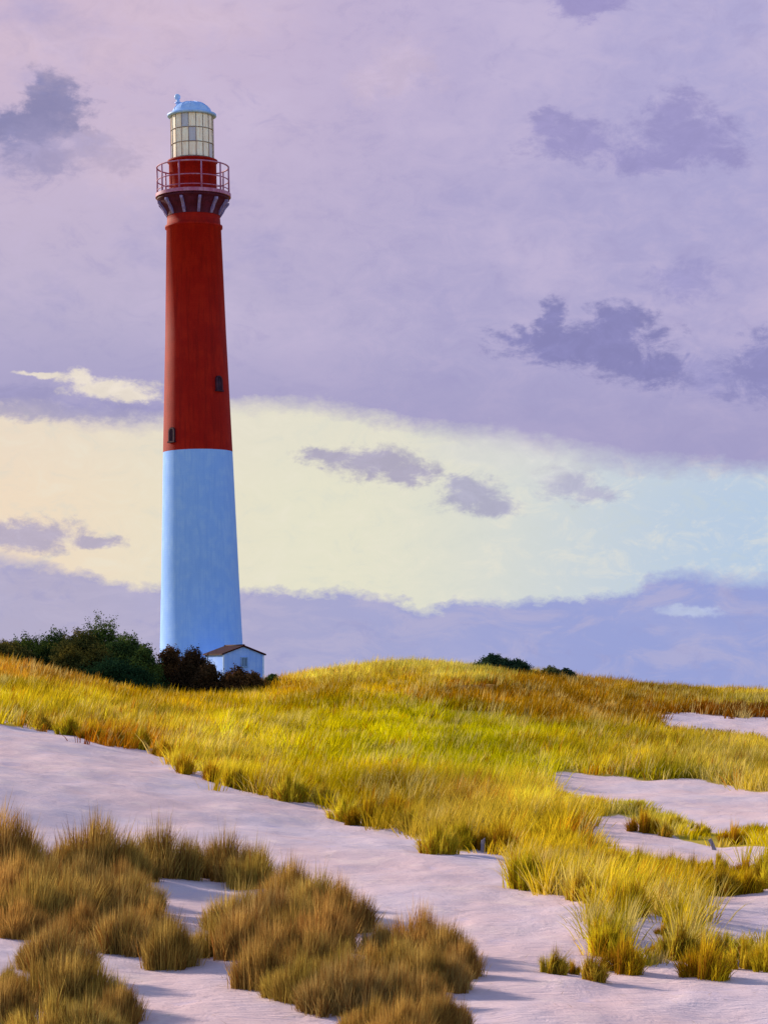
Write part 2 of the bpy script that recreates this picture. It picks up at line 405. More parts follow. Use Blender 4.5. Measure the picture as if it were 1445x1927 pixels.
def leafmat(name, trans=0.35, var=0.3, rough=0.7):
    m, t, b, n = mat(name); t.nodes.remove(b)
    at = t.nodes.new('ShaderNodeAttribute'); at.attribute_name = 'tint'
    oi = t.nodes.new('ShaderNodeObjectInfo')
    hs = t.nodes.new('ShaderNodeHueSaturation'); t.links.new(at.outputs['Color'], hs.inputs['Color'])
    t.links.new(n.m('MULTIPLY_ADD', oi.outputs['Random'], var, 1 - var / 2), hs.inputs['Value'])
    t.links.new(n.m('MULTIPLY_ADD', n.m('FRACT', n.m('MULTIPLY', oi.outputs['Random'], 7.31)), 0.016, 0.491), hs.inputs['Hue'])
    d = t.nodes.new('ShaderNodeBsdfDiffuse'); tr = t.nodes.new('ShaderNodeBsdfTranslucent'); mx = t.nodes.new('ShaderNodeMixShader')
    t.links.new(hs.outputs[0], d.inputs[0]); t.links.new(hs.outputs[0], tr.inputs[0])
    mx.inputs[0].default_value = trans; t.links.new(d.outputs[0], mx.inputs[1]); t.links.new(tr.outputs[0], mx.inputs[2])
    t.links.new(mx.outputs[0], t.nodes['Material Output'].inputs[0])
    return m
M_grass = leafmat('meadow_grass_blades', 0.45, 0.0)
M_tuft = leafmat('grass_clump_blades', 0.45, 0.30)
M_brown = leafmat('brown_grass_blades', 0.38, 0.28)
M_leaf = leafmat('bush_leaves', 0.25, 0.3)

# ------------------------------------------------------------------ where grass grows, in directions seen from the beach path
MEADOW = np.array([(-1800, 1372), (-600, 1345), (0, 1352), (60, 1368), (130, 1384), (220, 1400), (300, 1412), (340, 1450), (450, 1484), (540, 1505), (600, 1512), (660, 1548), (740, 1548),
    (830, 1604), (900, 1598), (960, 1608), (985, 1668), (1040, 1672), (1110, 1700), (1120, 1800), (1180, 1822), (1250, 1800), (1330, 1826), (1445, 1815), (1700, 1810), (2200, 1760), (4000, 1700), (4000, 900), (-3000, 900)], float)
HOLES = [
    [(1025, 1462), (1060, 1454), (1120, 1462), (1200, 1468), (1300, 1466), (1380, 1482), (1445, 1492), (1800, 1500), (2200, 1500), (2200, 1560), (1800, 1565), (1445, 1550), (1400, 1556), (1310, 1550), (1270, 1528), (1200, 1506), (1120, 1496), (1045, 1486)],
    [(1105, 1540), (1150, 1530), (1215, 1556), (1290, 1582), (1360, 1596), (1445, 1596), (1700, 1600), (1700, 1625), (1445, 1620), (1340, 1622), (1280, 1614), (1200, 1602), (1140, 1580)],
    [(1298, 1682), (1345, 1690), (1400, 1684), (1445, 1672), (1700, 1670), (1700, 1750), (1445, 1748), (1370, 1756), (1335, 1740), (1330, 1715)],
    [(1232, 1342), (1300, 1344), (1445, 1352), (1900, 1356), (1900, 1386), (1445, 1384), (1390, 1374), (1320, 1366), (1250, 1360)],
    [(1192, 1730), (1225, 1715), (1252, 1730), (1248, 1765), (1215, 1778), (1190, 1770)]]
def inpoly(px, py, P):
    P = np.asarray(P, float); r = np.zeros(px.shape, bool)
    for (x1, y1), (x2, y2) in zip(P, np.roll(P, -1, 0)):
        c = ((y1 > py) != (y2 > py)) & (px < (x2 - x1) * (py - y1) / ((y2 - y1) if y2 != y1 else 1e-9) + x1); r ^= c
    return r
def grassy(x, y, z, hpx=0.0):
    px, py = proj(x, y, z)
    jx = (fbm(x * 1.3 + 5, y * .9, 50) - .5) * 40; jy = (fbm(x * 1.3, y * .9 + 9, 60) - .5) * 26
    jf = (fbm(x * 2.6 + 40, y * 1.1, 70) - .5); ok = inpoly(px + jx * .5 + jf * 50, py + jy * .6 + jf * np.clip(2200 / y, 15, 70), MEADOW) | (y > 125)
    for H in HOLES:
        for k in (0.0, 0.5, 0.85):
            ok &= ~inpoly(px + jx * .6 + jf * 40, py - hpx * k + jy * .4 + jf * 16, H)
    return ok
# kinds of grass and where each grows: (bearing column, row, spread x, spread y, colour)
ZONES = [(40, 1300, 120, 30, (205, 186, 40)), (110, 1262, 120, 16, (176, 130, 50)), (200, 1375, 70, 22, (172, 118, 26)), (330, 1300, 120, 22, (182, 152, 20)), (250, 1340, 120, 20, (208, 186, 60)),
    (430, 1400, 90, 30, (206, 186, 60)), (560, 1350, 150, 40, (190, 174, 18)), (560, 1290, 90, 14, (186, 152, 24)), (700, 1380, 160, 45, (184, 178, 14)), (900, 1390, 150, 45, (180, 176, 14)), (640, 1262, 70, 9, (206, 192, 84)),
    (760, 1275, 90, 14, (186, 160, 24)), (860, 1255, 90, 8, (196, 186, 92)), (880, 1290, 110, 14, (172, 130, 20)), (1020, 1300, 110, 20, (158, 122, 22)), (1100, 1335, 130, 16, (166, 128, 24)), (1150, 1310, 130, 14, (156, 120, 24)),
    (1340, 1328, 120, 12, (122, 78, 14)), (1250, 1296, 90, 7, (166, 142, 26)), (1430, 1300, 80, 5, (196, 182, 66)), (1080, 1385, 90, 16, (186, 168, 30)), (1200, 1410, 130, 22, (190, 170, 44)), (1320, 1420, 90, 16, (212, 194, 96)),
    (1400, 1450, 60, 20, (196, 176, 70)), (1250, 1440, 60, 14, (160, 150, 22)), (560, 1460, 80, 30, (200, 180, 22)), (720, 1480, 80, 30, (176, 150, 20)), (860, 1500, 90, 30, (214, 188, 80)), (1000, 1500, 90, 30, (208, 186, 66)), (1020, 1580, 80, 30, (200, 176, 44)),
    (1060, 1530, 60, 20, (206, 182, 40)), (1180, 1640, 90, 30, (196, 176, 54)), (1180, 1530, 60, 16, (180, 172, 70)), (1330, 1580, 70, 14, (196, 180, 20)), (1330, 1640, 90, 22, (180, 154, 26)), (1250, 1690, 80, 24, (196, 174, 44)), (1160, 1760, 70, 40, (196, 180, 50)), (1380, 1780, 80, 30, (186, 168, 44))]
ZC = np.array([lin(*z[4])[:3] for z in ZONES])
def zonecol(px, py):
    W = np.stack([np.exp(-((px - z[0]) / z[2]) ** 2 - ((py - z[1]) / z[3]) ** 2) for z in ZONES], 1) + 1e-5
    W = W ** 1.4; W /= W.sum(1, keepdims=True)
    return W @ ZC
GRASS_ALB = 1.0     # albedo relative to the sunlit colour

# ------------------------------------------------------------------ terrain: one sheet to the horizon
def build_ground():
    ys = np.concatenate([[-60, -20, -5, 0, 3, 6], np.geomspace(8, 130, 420), np.geomspace(133, 6000, 60)])
    us = np.concatenate([np.linspace(-3, -.42, 26)[:-1], np.linspace(-.42, .42, 421), np.linspace(.42, 3, 26)[1:]])
    U, Y = np.meshgrid(us, ys)
    X = U * np.maximum(np.abs(Y), 30 * (Y < 8) + 8) if False else U * np.where(Y < 8, 8 + (8 - Y) * 1.0, Y)
    Z = ground(X, Y)
    # wind ripples and hummocks of bare sand
    nr, ncl = X.shape
    V = np.stack([X, Y, Z], 2).reshape(-1, 3)
    i = np.arange(nr - 1)[:, None] * ncl + np.arange(ncl - 1)[None, :]
    Fq = np.stack([i, i + 1, i + ncl + 1, i + ncl], 2).reshape(-1)
    x, y, z = V[:, 0], V[:, 1], V[:, 2]
    Ysafe = np.maximum(y, 8)
    px, py = CX + F * x / Ysafe, HY - F * (z - EYE) / Ysafe
    g = grassy(x, Ysafe, z, .12 * F / Ysafe) & (y > 8)
    # soften the litter mask a little
    gm = g.reshape(nr, ncl).astype(float)
    for _ in range(2):
        gm[1:-1, 1:-1] = (gm[1:-1, 1:-1] * 2 + gm[:-2, 1:-1] + gm[2:, 1:-1] + gm[1:-1, :-2] + gm[1:-1, 2:]) / 6
    col = zonecol(px, py) * np.array([0.75, 0.66, 0.6])
    me = mesh_np('ground', V, Fq, np.full((nr - 1) * (ncl - 1), 4), col, True)
    a = me.attributes.new('litter', 'FLOAT', 'POINT'); a.data.foreach_set('value', gm.reshape(-1).astype(np.float32))
    m, t, b, n = mat('dune_sand')
    tcn = t.nodes.new('ShaderNodeTexCoord'); O = tcn.outputs['Object']
    lo = n.noise(n.v('MULTIPLY', O, (1.0, 0.45, 1.0)), 0.55, 5, 0.6); mid = n.noise(n.v('MULTIPLY', O, (1.0, 0.6, 1.0)), 2.3, 5, 0.6, 0.6); fi = n.noise(O, 55, 4, 0.75)
    rip = n.noise(n.v('MULTIPLY', O, (1.3, 4.0, 1.0)), 3.0, 4, 0.6, 1.0)
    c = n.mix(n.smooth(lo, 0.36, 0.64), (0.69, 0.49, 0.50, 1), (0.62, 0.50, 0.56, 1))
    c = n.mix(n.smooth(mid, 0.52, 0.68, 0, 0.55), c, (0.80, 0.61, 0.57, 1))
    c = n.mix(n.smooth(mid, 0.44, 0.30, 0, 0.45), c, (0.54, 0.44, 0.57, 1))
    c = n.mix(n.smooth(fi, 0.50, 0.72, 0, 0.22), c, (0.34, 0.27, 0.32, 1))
    at = t.nodes.new('ShaderNodeAttribute'); at.attribute_name = 'tint'
    al = t.nodes.new('ShaderNodeAttribute'); al.attribute_name = 'litter'
    fac = n.m('MULTIPLY', n.smooth(n.m('ADD', al.outputs['Fac'], n.m('MULTIPLY_ADD', mid, 0.8, -0.4)), 0.35, 0.65), 0.95)
    c = n.mix(fac, c, at.outputs['Color'])
    t.links.new(c, b.inputs['Base Color']); b.inputs['Roughness'].default_value = 0.95; b.inputs['Specular IOR Level'].default_value = 0.1
    bp = t.nodes.new('ShaderNodeBump'); bp.inputs['Strength'].default_value = 0.5; bp.inputs['Distance'].default_value = 0.05
    t.links.new(n.m('MULTIPLY_ADD', fi, 0.2, n.m('ADD', n.m('MULTIPLY', mid, 0.8), rip)), bp.inputs['Height']); t.links.new(bp.outputs[0], b.inputs['Normal'])
    o = link('ground', me, m); tag(o, kind='structure')
    return o
build_ground()

# ------------------------------------------------------------------ blades
def blades(base, L, wdt, lean, az_, col, segs=2, curl=0.5, face=None):
    """base Nx3, L length, wdt width, lean tilt angle, az_ direction of lean; returns V, faces, sizes, colours"""
    n = len(L); dx, dy = np.cos(az_), np.sin(az_)
    fa = rng.uniform(0, 2 * math.pi, n) if face is None else face
    sx, sy = np.cos(fa), np.sin(fa)
    rows = []
    for k in range(segs + 1):
        t = k / segs
        ang = lean * (1 + curl * t)
        # position along the arc
        h = L * t * np.cos(ang); d = L * t * np.sin(ang)
        c = base + np.stack([dx * d, dy * d, h], 1)
        if k < segs:
            wk = wdt * (1 - t ** 1.5 * .75) / 2; o = np.stack([sx * wk, sy * wk, np.zeros(n)], 1); rows += [c - o, c + o]
        else: rows += [c]
    V = np.stack(rows, 1); nv = V.shape[1]; idx = np.arange(n)[:, None] * nv
    fl = []; sz = []
    for k in range(segs - 1):
        fl.append(idx + np.array([2 * k, 2 * k + 1, 2 * k + 3, 2 * k + 2])); sz.append(4)
    fl.append(idx + np.array([2 * segs - 2, 2 * segs - 1, 2 * segs])); sz.append(3)
    FL = np.concatenate(fl, 1).ravel(); SZ = np.tile(np.array(sz), n)
    return V.reshape(-1, 3), FL, SZ, np.repeat(col, nv, 0)

def meadow():
    parts = []
    off = 0
    out = [[], [], [], []]
    def bandfill(y0, y1, ntuft, nb, hgt, wd, segs, spread):
        nonlocal off
        ntuft = int(ntuft * 1.35)
        y = np.sqrt(rng.uniform(y0 ** 2, y1 ** 2, ntuft)); u = rng.uniform(-.30, .43, ntuft); x = u * y
        cl = fbm(x * .9, y * .6, 77)
        keep = rng.uniform(0, 1, ntuft) < np.clip(cl * 2.6 - .35, .25, 1); x, y = x[keep], y[keep]
        z = ground(x, y)
        hh = hgt * (0.35 + 1.3 * fbm(x * .6, y * .4, 91)) * rng.uniform(.55, 1.35, len(x))
        ok = grassy(x, y, z, hh * F / y * 0.95)
        low = ~ok & grassy(x, y, z, hh * F / y * 0.36); hh = np.where(low, hh * .42, hh); ok = ok | low
        x, y, z, hh = x[ok], y[ok], z[ok], hh[ok]
        px, py = proj(x, y, z + hh * .6)
        tc_ = zonecol(px + rng.normal(0, 14, len(x)), py + rng.normal(0, 5, len(x)) + (fbm(x * .3, y * .15, 5) - .5) * 36)
        mot = fbm(x * .55, y * .3, 123)[:, None]; m2 = fbm(x * 1.5, y * .8, 321)[:, None]; tc_ = tc_ * (0.55 + 0.95 * np.clip((mot - .5) * 1.6 + .5, 0, 1)) * (0.72 + .56 * np.clip((m2 - .5) * 1.8 + .5, 0, 1)); br_ = np.clip((fbm(x * .8, y * .45, 444) - .58) * 7, 0, .7)[:, None]; tc_ = tc_ * (1 - br_ * np.array([.30, .38, .3])); tc_ = tc_ * np.array([1.06, 1.06, .6]) * rng.uniform(.84, 1.16, (len(x), 1))
        dry = rng.uniform(0, 1, len(x)) < .10; tc_[dry] = tc_[dry] * np.array([.8, .52, .5])
        pale = rng.uniform(0, 1, len(x)) < .14 + .3 * (fbm(x * .7, y * .3, 555) > .62); tc_[pale] = tc_[pale] * .45 + np.array([.72, .60, .20]) * .55
        k = len(x); r = np.abs(rng.normal(0, spread, (k, nb))); a = rng.uniform(0, 2 * math.pi, (k, nb))
        bxx = x[:, None] + r * np.cos(a); byy = y[:, None] + r * np.sin(a); bzz = np.repeat(z[:, None], nb, 1) - .01
        L = hh[:, None] * rng.uniform(.55, 1.1, (k, nb)); lean = r / spread * .16 + rng.uniform(0.02, .22, (k, nb))
        colb = np.repeat(tc_[:, None, :], nb, 1) * rng.uniform(.72, 1.25, (k, nb, 1))
        # breeze from the left
        aa = np.arctan2(np.sin(a) * r / spread, np.cos(a) * r / spread + .55)
        V, FL, SZ, CC = blades(np.stack([bxx, byy, bzz], 2).reshape(-1, 3), L.ravel(), wd * rng.uniform(.7, 1.3, k * nb), lean.ravel(), aa.ravel(),
                               np.clip(colb.reshape(-1, 3) * GRASS_ALB, 0, .9), segs, .7, rng.normal(0, .7, k * nb))
        out[0].append(V); out[1].append(FL + off); out[2].append(SZ); out[3].append(CC); off += len(V)
        return k * nb
    n = 0
    n += bandfill(14, 24, 4200, 36, .25, .0075, 3, .07)
    n += bandfill(24, 40, 7500, 30, .33, .011, 2, .10)
    n += bandfill(40, 62, 12000, 18, .36, .018, 2, .14)
    n += bandfill(62, 108, 26000, 11, .33, .030, 1, .2)
    n += bandfill(108, 150, 4000, 8, .33, .05, 1, .3)
    print('meadow blades', n)
    me = mesh_np('meadow_grass', np.concatenate(out[0]), np.concatenate(out[1]), np.concatenate(out[2]), np.concatenate(out[3]))
    o = link('meadow_grass', me, M_grass); tag(o, 'yellow green dune grass covering the slope below the lighthouse', 'grass', kind='stuff')
meadow()

# ------------------------------------------------------------------ grass clumps (things)
def clump_mesh(name, nb, rad, tips, bases, lean0, lean1, width, curl=.6, segs=3, sub=5):
    """one unit tall clump, made of a few sub-bunches"""
    ang = rng.uniform(0, 2 * math.pi, sub); rd = np.sqrt(rng.uniform(0, 1, sub)) * rad; rd[0] = 0
    cc = np.stack([np.cos(ang) * rd, np.sin(ang) * rd], 1)
    hs = (1 - .42 * (rd / rad) ** 1.6) * rng.uniform(.62, 1.0, sub); hs[0] = .95
    bl = rng.normal(0, .22, sub); bd = np.arctan2(cc[:, 1] + rng.normal(0, .3, sub) * rad, cc[:, 0] + .35 * rad)
    k = rng.integers(0, sub, nb); r = np.abs(rng.normal(0, rad * .15, nb)); a = rng.uniform(0, 2 * math.pi, nb)
    bx_ = cc[k, 0] + r * np.cos(a); by_ = cc[k, 1] + r * np.sin(a)
    kind = rng.uniform(0, 1, nb)
    L = hs[k] * rng.uniform(.35, 1.0, nb) ** .6
    lean = np.abs(lean0 + (lean1 - lean0) * (rd / rad)[k] * .6 + bl[k] * .5 + rng.normal(0, .12, nb))
    aa = bd[k] + rng.normal(0, .8, nb)
    broken = kind < .07; lean[broken] += rng.uniform(.5, 1.1, broken.sum()); L[broken] *= .8
    culm = kind > .985; L[culm] = hs[k][culm] * rng.uniform(1.0, 1.18, culm.sum()); lean[culm] *= .5
    width = width * np.where(kind > .75, 1.7, 1.0)
    mixf = np.clip(rng.uniform(0, 1, sub)[k] * .7 + rng.uniform(0, .3, nb), 0, 1)[:, None]
    col = np.array(tips[0]) * (1 - mixf) + np.array(tips[1]) * mixf
    sb = rng.uniform(.55, 1.3, (sub, 1))[k]; col = col * sb * rng.uniform(.7, 1.3, (nb, 1))
    dead = rng.uniform(0, 1, nb) < .24; col[dead] = np.array(bases) * rng.uniform(.6, 1.2, (dead.sum(), 1))
    V, FL, SZ, CC = blades(np.stack([bx_, by_, np.full(nb, -.05)], 1), L, width * rng.uniform(.6, 1.4, nb), lean, aa, np.clip(col, 0, .9), segs, curl, rng.normal(0, .9, nb))
    me = mesh_np(name, V, FL, SZ, CC); return me
def L3(*c): return lin(*c)[:3]
BR = [clump_mesh('brown_grass_clump', 4300, .66, (L3(*a), L3(*b)), L3(142, 96, 44), .04, .42, .0095, .8, 3, 30) for a, b in
      [((198, 164, 84), (168, 132, 62)), ((188, 158, 74), (202, 168, 94)), ((172, 136, 64), (198, 162, 86)), ((184, 156, 68), (188, 150, 74)), ((170, 130, 64), (192, 154, 78)), ((202, 172, 102), (174, 138, 68))]]
YE = [clump_mesh('yellow_grass_tuft', 1300, .40, (L3(*a), L3(*b)), L3(156, 100, 30), .02, .40, .0145, .9, 3, 12) for a, b in
      [((232, 212, 50), (190, 160, 14)), ((224, 206, 76), (176, 138, 16)), ((206, 188, 14), (226, 200, 70)), ((186, 136, 20), (214, 184, 36))]]

ORD = 'first second third fourth fifth sixth seventh eighth ninth tenth eleventh twelfth thirteenth fourteenth fifteenth sixteenth seventeenth eighteenth nineteenth twentieth'.split()
def number(lst, key, fmt, rows=None):
    """rewrite shared labels so that each says its place in the row it stands in"""
    idx = [i for i, b in enumerate(lst) if b[-1] == key]
    if rows is None: groups = [idx]
    else:
        groups = [[i for i in idx if a <= lst[i][1] < b_] for a, b_ in rows]
    for gi, g in enumerate(groups):
        g.sort(key=lambda i: lst[i][0])
        for q, i in enumerate(g): lst[i] = lst[i][:-1] + (fmt.format(ORD[q], ORD[gi]),)
def place(name, variants, px, py, hpx, wf, label, cat, group, m, first):
    x, y, z = hit(px, py)
    me = variants[random.randrange(len(variants))]
    if not me.materials: me.materials.append(m)
    o = bpy.data.objects.new(name, me); C.objects.link(o)
    s = hpx * y / F
    o.location = (x, y, z); o.scale = (s * wf, s * wf, s * 1.06); o.rotation_euler = (0, 0, random.uniform(-.7, .7))
    tag(o, label, cat, group)
    return o
IN = 'olive brown grass clump inside the thick brown grass at lower left'
INR = 'brown grass clump inside the brown grass in the lower middle'
BROWN = [
 # back row, tops against the sand
 (-10, 1650, 140, 1.0, 'tall brown grass clump at the left edge, highest against the sand'),
 (45, 1665, 112, 1.0, 'brown grass clump sloping down beside the tall left edge clump'),
 (112, 1655, 72, 1.0, 'low brown grass clump in the dip between two taller humps'),
 (178, 1655, 128, 1.0, 'pointed brown grass clump with dark spikes, second hump from left'),
 (240, 1660, 84, 1.0, 'short brown grass clump between second and third humps'),
 (303, 1650, 112, 1.0, 'upright brown grass clump above the hollow of sand'),
 (362, 1645, 60, 1.0, 'low brown grass clump on the back rim of the sand hollow'),
 (425, 1655, 98, 1.05, 'rounded brown grass clump at the right end of the sand hollow'),
 (483, 1670, 88, 1.05, 'brown grass clump stepping down right of the sand hollow'),
 (540, 1700, 90, 1.0, 'brown grass clump halfway down the slanting back row'),
 (595, 1725, 92, 1.0, 'brown grass clump next to the right tip of the slanting row'),
 (636, 1748, 100, 0.95, 'feathery brown grass clump at right tip of the slanting row'),
 # second and third rows
 (-5, 1730, 110, 1.1, IN), (60, 1745, 110, 1.1, IN), (125, 1740, 105, 1.1, IN), (190, 1735, 105, 1.1, IN), (245, 1720, 90, 1.0, IN), (20, 1700, 100, 1.1, IN), (150, 1700, 95, 1.1, IN), (220, 1695, 80, 1.0, IN), (90, 1700, 95, 1.1, IN),
 (30, 1765, 80, 1.1, 'brown grass clump above the bright sand gap at left edge'),
 (145, 1775, 90, 1.0, 'brown grass clump just above the small round sand gap'),
 (232, 1795, 100, 1.0, 'brown grass clump right of the small round sand gap'),
 (275, 1775, 90, 1.0, 'brown grass clump on the front left rim of sand hollow'),
 (322, 1822, 104, .9, 'dark based brown grass clump standing alone on front sand'),
 (395, 1797, 76, .8, 'small reddish brown grass tuft below the sand hollow'),
 (450, 1755, 96, 1.1, 'brown grass clump bordering the sand hollow on its right'),
 (505, 1770, 105, 1.1, INR), (560, 1780, 100, 1.1, INR), (605, 1790, 100, 1.0, INR), (450, 1800, 95, 1.0, INR), (525, 1820, 100, 1.1, INR), (585, 1835, 95, 1.1, INR), (640, 1855, 90, 1.1, INR),
 (500, 1862, 104, 1.0, 'dark brown grass clump lowest on the sand, left of middle'),
 (560, 1882, 96, 1.0, 'brown grass clump trailing on the front edge of middle sand'),
 (715, 1798, 64, 1.1, 'low brown grass clump left of the olive topped clump'),
 (785, 1800, 100, 1.0, 'olive topped brown grass clump, tallest of the right hand group'),
 (842, 1815, 84, 1.0, 'brown grass clump right of the olive topped clump'),
 (868, 1838, 76, .95, 'brown grass clump farthest right, fraying over bare sand'),
 (690, 1850, 80, 1.1, INR), (745, 1850, 90, 1.1, INR), (800, 1860, 90, 1.1, INR), (850, 1865, 70, 1.0, INR), (620, 1905, 90, 1.1, INR), (680, 1905, 90, 1.1, INR), (735, 1900, 90, 1.1, INR), (790, 1905, 84, 1.1, INR), (655, 1880, 90, 1.1, INR),
 (700, 1950, 80, 1.1, INR), (745, 1965, 96, 1.1, INR),
 (800, 1945, 80, 1.0, INR),
 (840, 1938, 76, 1.0, 'dark brown grass clump at bottom edge right of the group'),
 # lower left patch
 (105, 1835, 110, 1.0, 'tall brown grass clump joining lower left patch to the mass above'),
 (15, 1860, 50, 1.0, 'low greenish brown grass clump at the left edge below sand gap'),
 (60, 1890, 90, 1.05, 'greenish brown grass clump in the lower left corner patch'),
 (130, 1895, 110, 1.05, 'brown grass clump at the middle of the lower left corner patch'),
 (185, 1900, 92, 1.0, 'brown grass clump on the right shoulder of the corner patch'),
 (225, 1925, 80, 1.0, 'brown grass clump at the right tip of the corner patch'),
 (10, 1930, 100, 1.1, 'dark brown grass clump in the bottom left corner'),
 (95, 1960, 100, 1.1, 'brown grass clump cut by the bottom edge, left of corner patch middle'),
 (165, 1960, 90, 1.1, 'brown grass clump cut by the bottom edge, right of corner patch middle'),
 (60, 1820, 60, .8, 'small brown grass tuft left of the joining clump'),
]
number(BROWN, IN, 'olive brown grass clump in the lower left mass, {0} from left in its {1} row', [(1600, 1715), (1715, 1800)])
number(BROWN, INR, 'brown grass clump in the lower middle mass, {0} from left in its {1} row', [(1700, 1815), (1815, 1862), (1862, 1892), (1892, 1925), (1925, 2000)])
for b in BROWN:
    place('brown_grass_clump', BR, b[0], b[1], b[2] * 1.24, b[3] * 0.72, b[4], 'grass clump', 'brown grass clumps on the foreground sand', M_brown, None)

EDGE = 'yellow grass tuft along the sloping lower edge of the meadow'
EDR = 'yellow grass tuft among the sand patches at right'
YELLOW = [
 (30, 1352, 44, EDGE), (75, 1372, 48, EDGE), (125, 1384, 52, EDGE), (170, 1394, 54, 'orange brown grass tuft at meadow edge, left slope'), (215, 1402, 56, 'rust coloured grass tuft at meadow edge, left slope'), (262, 1410, 54, EDGE), (305, 1424, 54, EDGE), (345, 1456, 58, EDGE), (395, 1470, 56, EDGE), (440, 1484, 56, EDGE),
 (490, 1494, 62, EDGE), (540, 1508, 78, 'deep yellow grass tuft hanging lowest before the first notch'), (585, 1494, 56, EDGE), (608, 1516, 60, EDGE), (645, 1546, 68, EDGE), (688, 1556, 84, 'dark brown spiky grass tuft at the middle of meadow edge'), (738, 1550, 86, 'thick brown grass tuft right of the dark spiky one'), (775, 1566, 60, EDGE),
 (822, 1608, 84, 'bright yellow grass tuft jutting onto sand below the ochre slope'), (865, 1596, 66, EDGE), (905, 1600, 60, EDGE), (942, 1606, 84, 'dark streaked grass tuft beside the grey driftwood stub'), (985, 1674, 92, 'bright grass tuft at the step of the meadow edge'), (1038, 1680, 84, 'grass tuft between two bites of sand'), (1088, 1696, 78, 'grass tuft at right end of the meadow step'),
 (1015, 1650, 60, EDR), (1120, 1700, 66, EDR), (1178, 1728, 100, 'tall olive grass tuft above the small sand pocket'), (1230, 1690, 60, EDR), (1268, 1668, 72, EDR), (1310, 1684, 84, 'brown based grass tuft above the right hand sand patch'), (1355, 1686, 78, EDR), (1405, 1682, 66, 'dark rooted grass tuft over right sand patch'), (1440, 1672, 78, 'grass tuft at the right edge above sand patch'),
 (1040, 1834, 64, 'lone pale grass tuft out on the bare sand'), (1074, 1834, 36, 'tiny grass tuft on the right flank of the lone tuft'),
 (1112, 1846, 72, 'yellow grass tuft right of the lone tuft'), (1170, 1832, 100, 'broad yellow grass tuft left of the sand pocket'), (1140, 1800, 80, EDR), (1228, 1800, 34, 'very small brown tuft just under the sand pocket'),
 (1275, 1808, 96, 'yellow grass tuft just right of the sand pocket'), (1324, 1842, 112, 'red brown based grass tuft reaching furthest down at right'), (1368, 1800, 60, EDR), (1398, 1822, 76, EDR), (1440, 1828, 76, 'yellow grass tuft at the lower right edge of the picture'), (1350, 1812, 60, EDR), (1245, 1760, 30, EDR),
 (1270, 1560, 34, EDR), (1320, 1572, 34, EDR), (1415, 1576, 36, EDR), (1150, 1640, 56, EDR), (1260, 1640, 50, EDR), (1300, 1650, 54, EDR), (1350, 1640, 48, EDR), (1400, 1650, 50, EDR), (1440, 1640, 44, EDR), (1150, 1708, 56, EDR), (1130, 1770, 60, EDR),
 (1208, 1568, 62, 'brown grass tuft between the upper two sand patches'), (1250, 1576, 34, EDR), (1378, 1590, 56, 'upright brown grass tuft beside the right edge sand'), (1200, 1640, 60, EDR), (1130, 1650, 60, EDR), (1060, 1600, 56, EDR), (970, 1560, 56, EDR), (880, 1548, 56, EDGE), (760, 1500, 50, EDGE),
]
number(YELLOW, EDGE, 'plain yellow grass tuft on the sloping meadow edge, {0} from the left')
number(YELLOW, EDR, 'yellow grass tuft among the right hand sand patches, {0} from left in {1} row down', [(1500, 1620), (1620, 1662), (1662, 1720), (1720, 1900)])
for b in YELLOW:
    vs = YE[3:] if ('brown' in b[3] or 'dark' in b[3] or 'rust' in b[3]) else YE
    place('yellow_grass_tuft', vs, b[0], b[1], b[2] * .98, 1.0, b[3], 'grass tuft', 'yellow grass tufts at the meadow edge', M_tuft, None)

# dry straw blown on the bare sand
def straw():
    n = 9000
    y = np.sqrt(rng.uniform(11.5 ** 2, 34 ** 2, n)); x = rng.uniform(-.24, .24, n) * y
    k = fbm(x * .8, y * .5, 900) > .52; x, y = x[k], y[k]; z = ground(x, y); n = len(x)
    L = rng.uniform(.02, .11, n)
    col = np.array([.46, .33, .20]) * rng.uniform(.5, 1.3, (n, 1))
    V, FL, SZ, CC = blades(np.stack([x, y, z + .006], 1), L, rng.uniform(.002, .005, n), rng.uniform(1.35, 1.55, n), rng.uniform(0, 6.28, n), col, 2, .02, rng.uniform(0, 6.28, n))
    o = link('dry_straw', mesh_np('dry_straw', V, FL, SZ, CC), M_tuft); tag(o, 'short dry straws scattered over the foreground sand', 'straw', kind='stuff')
straw()
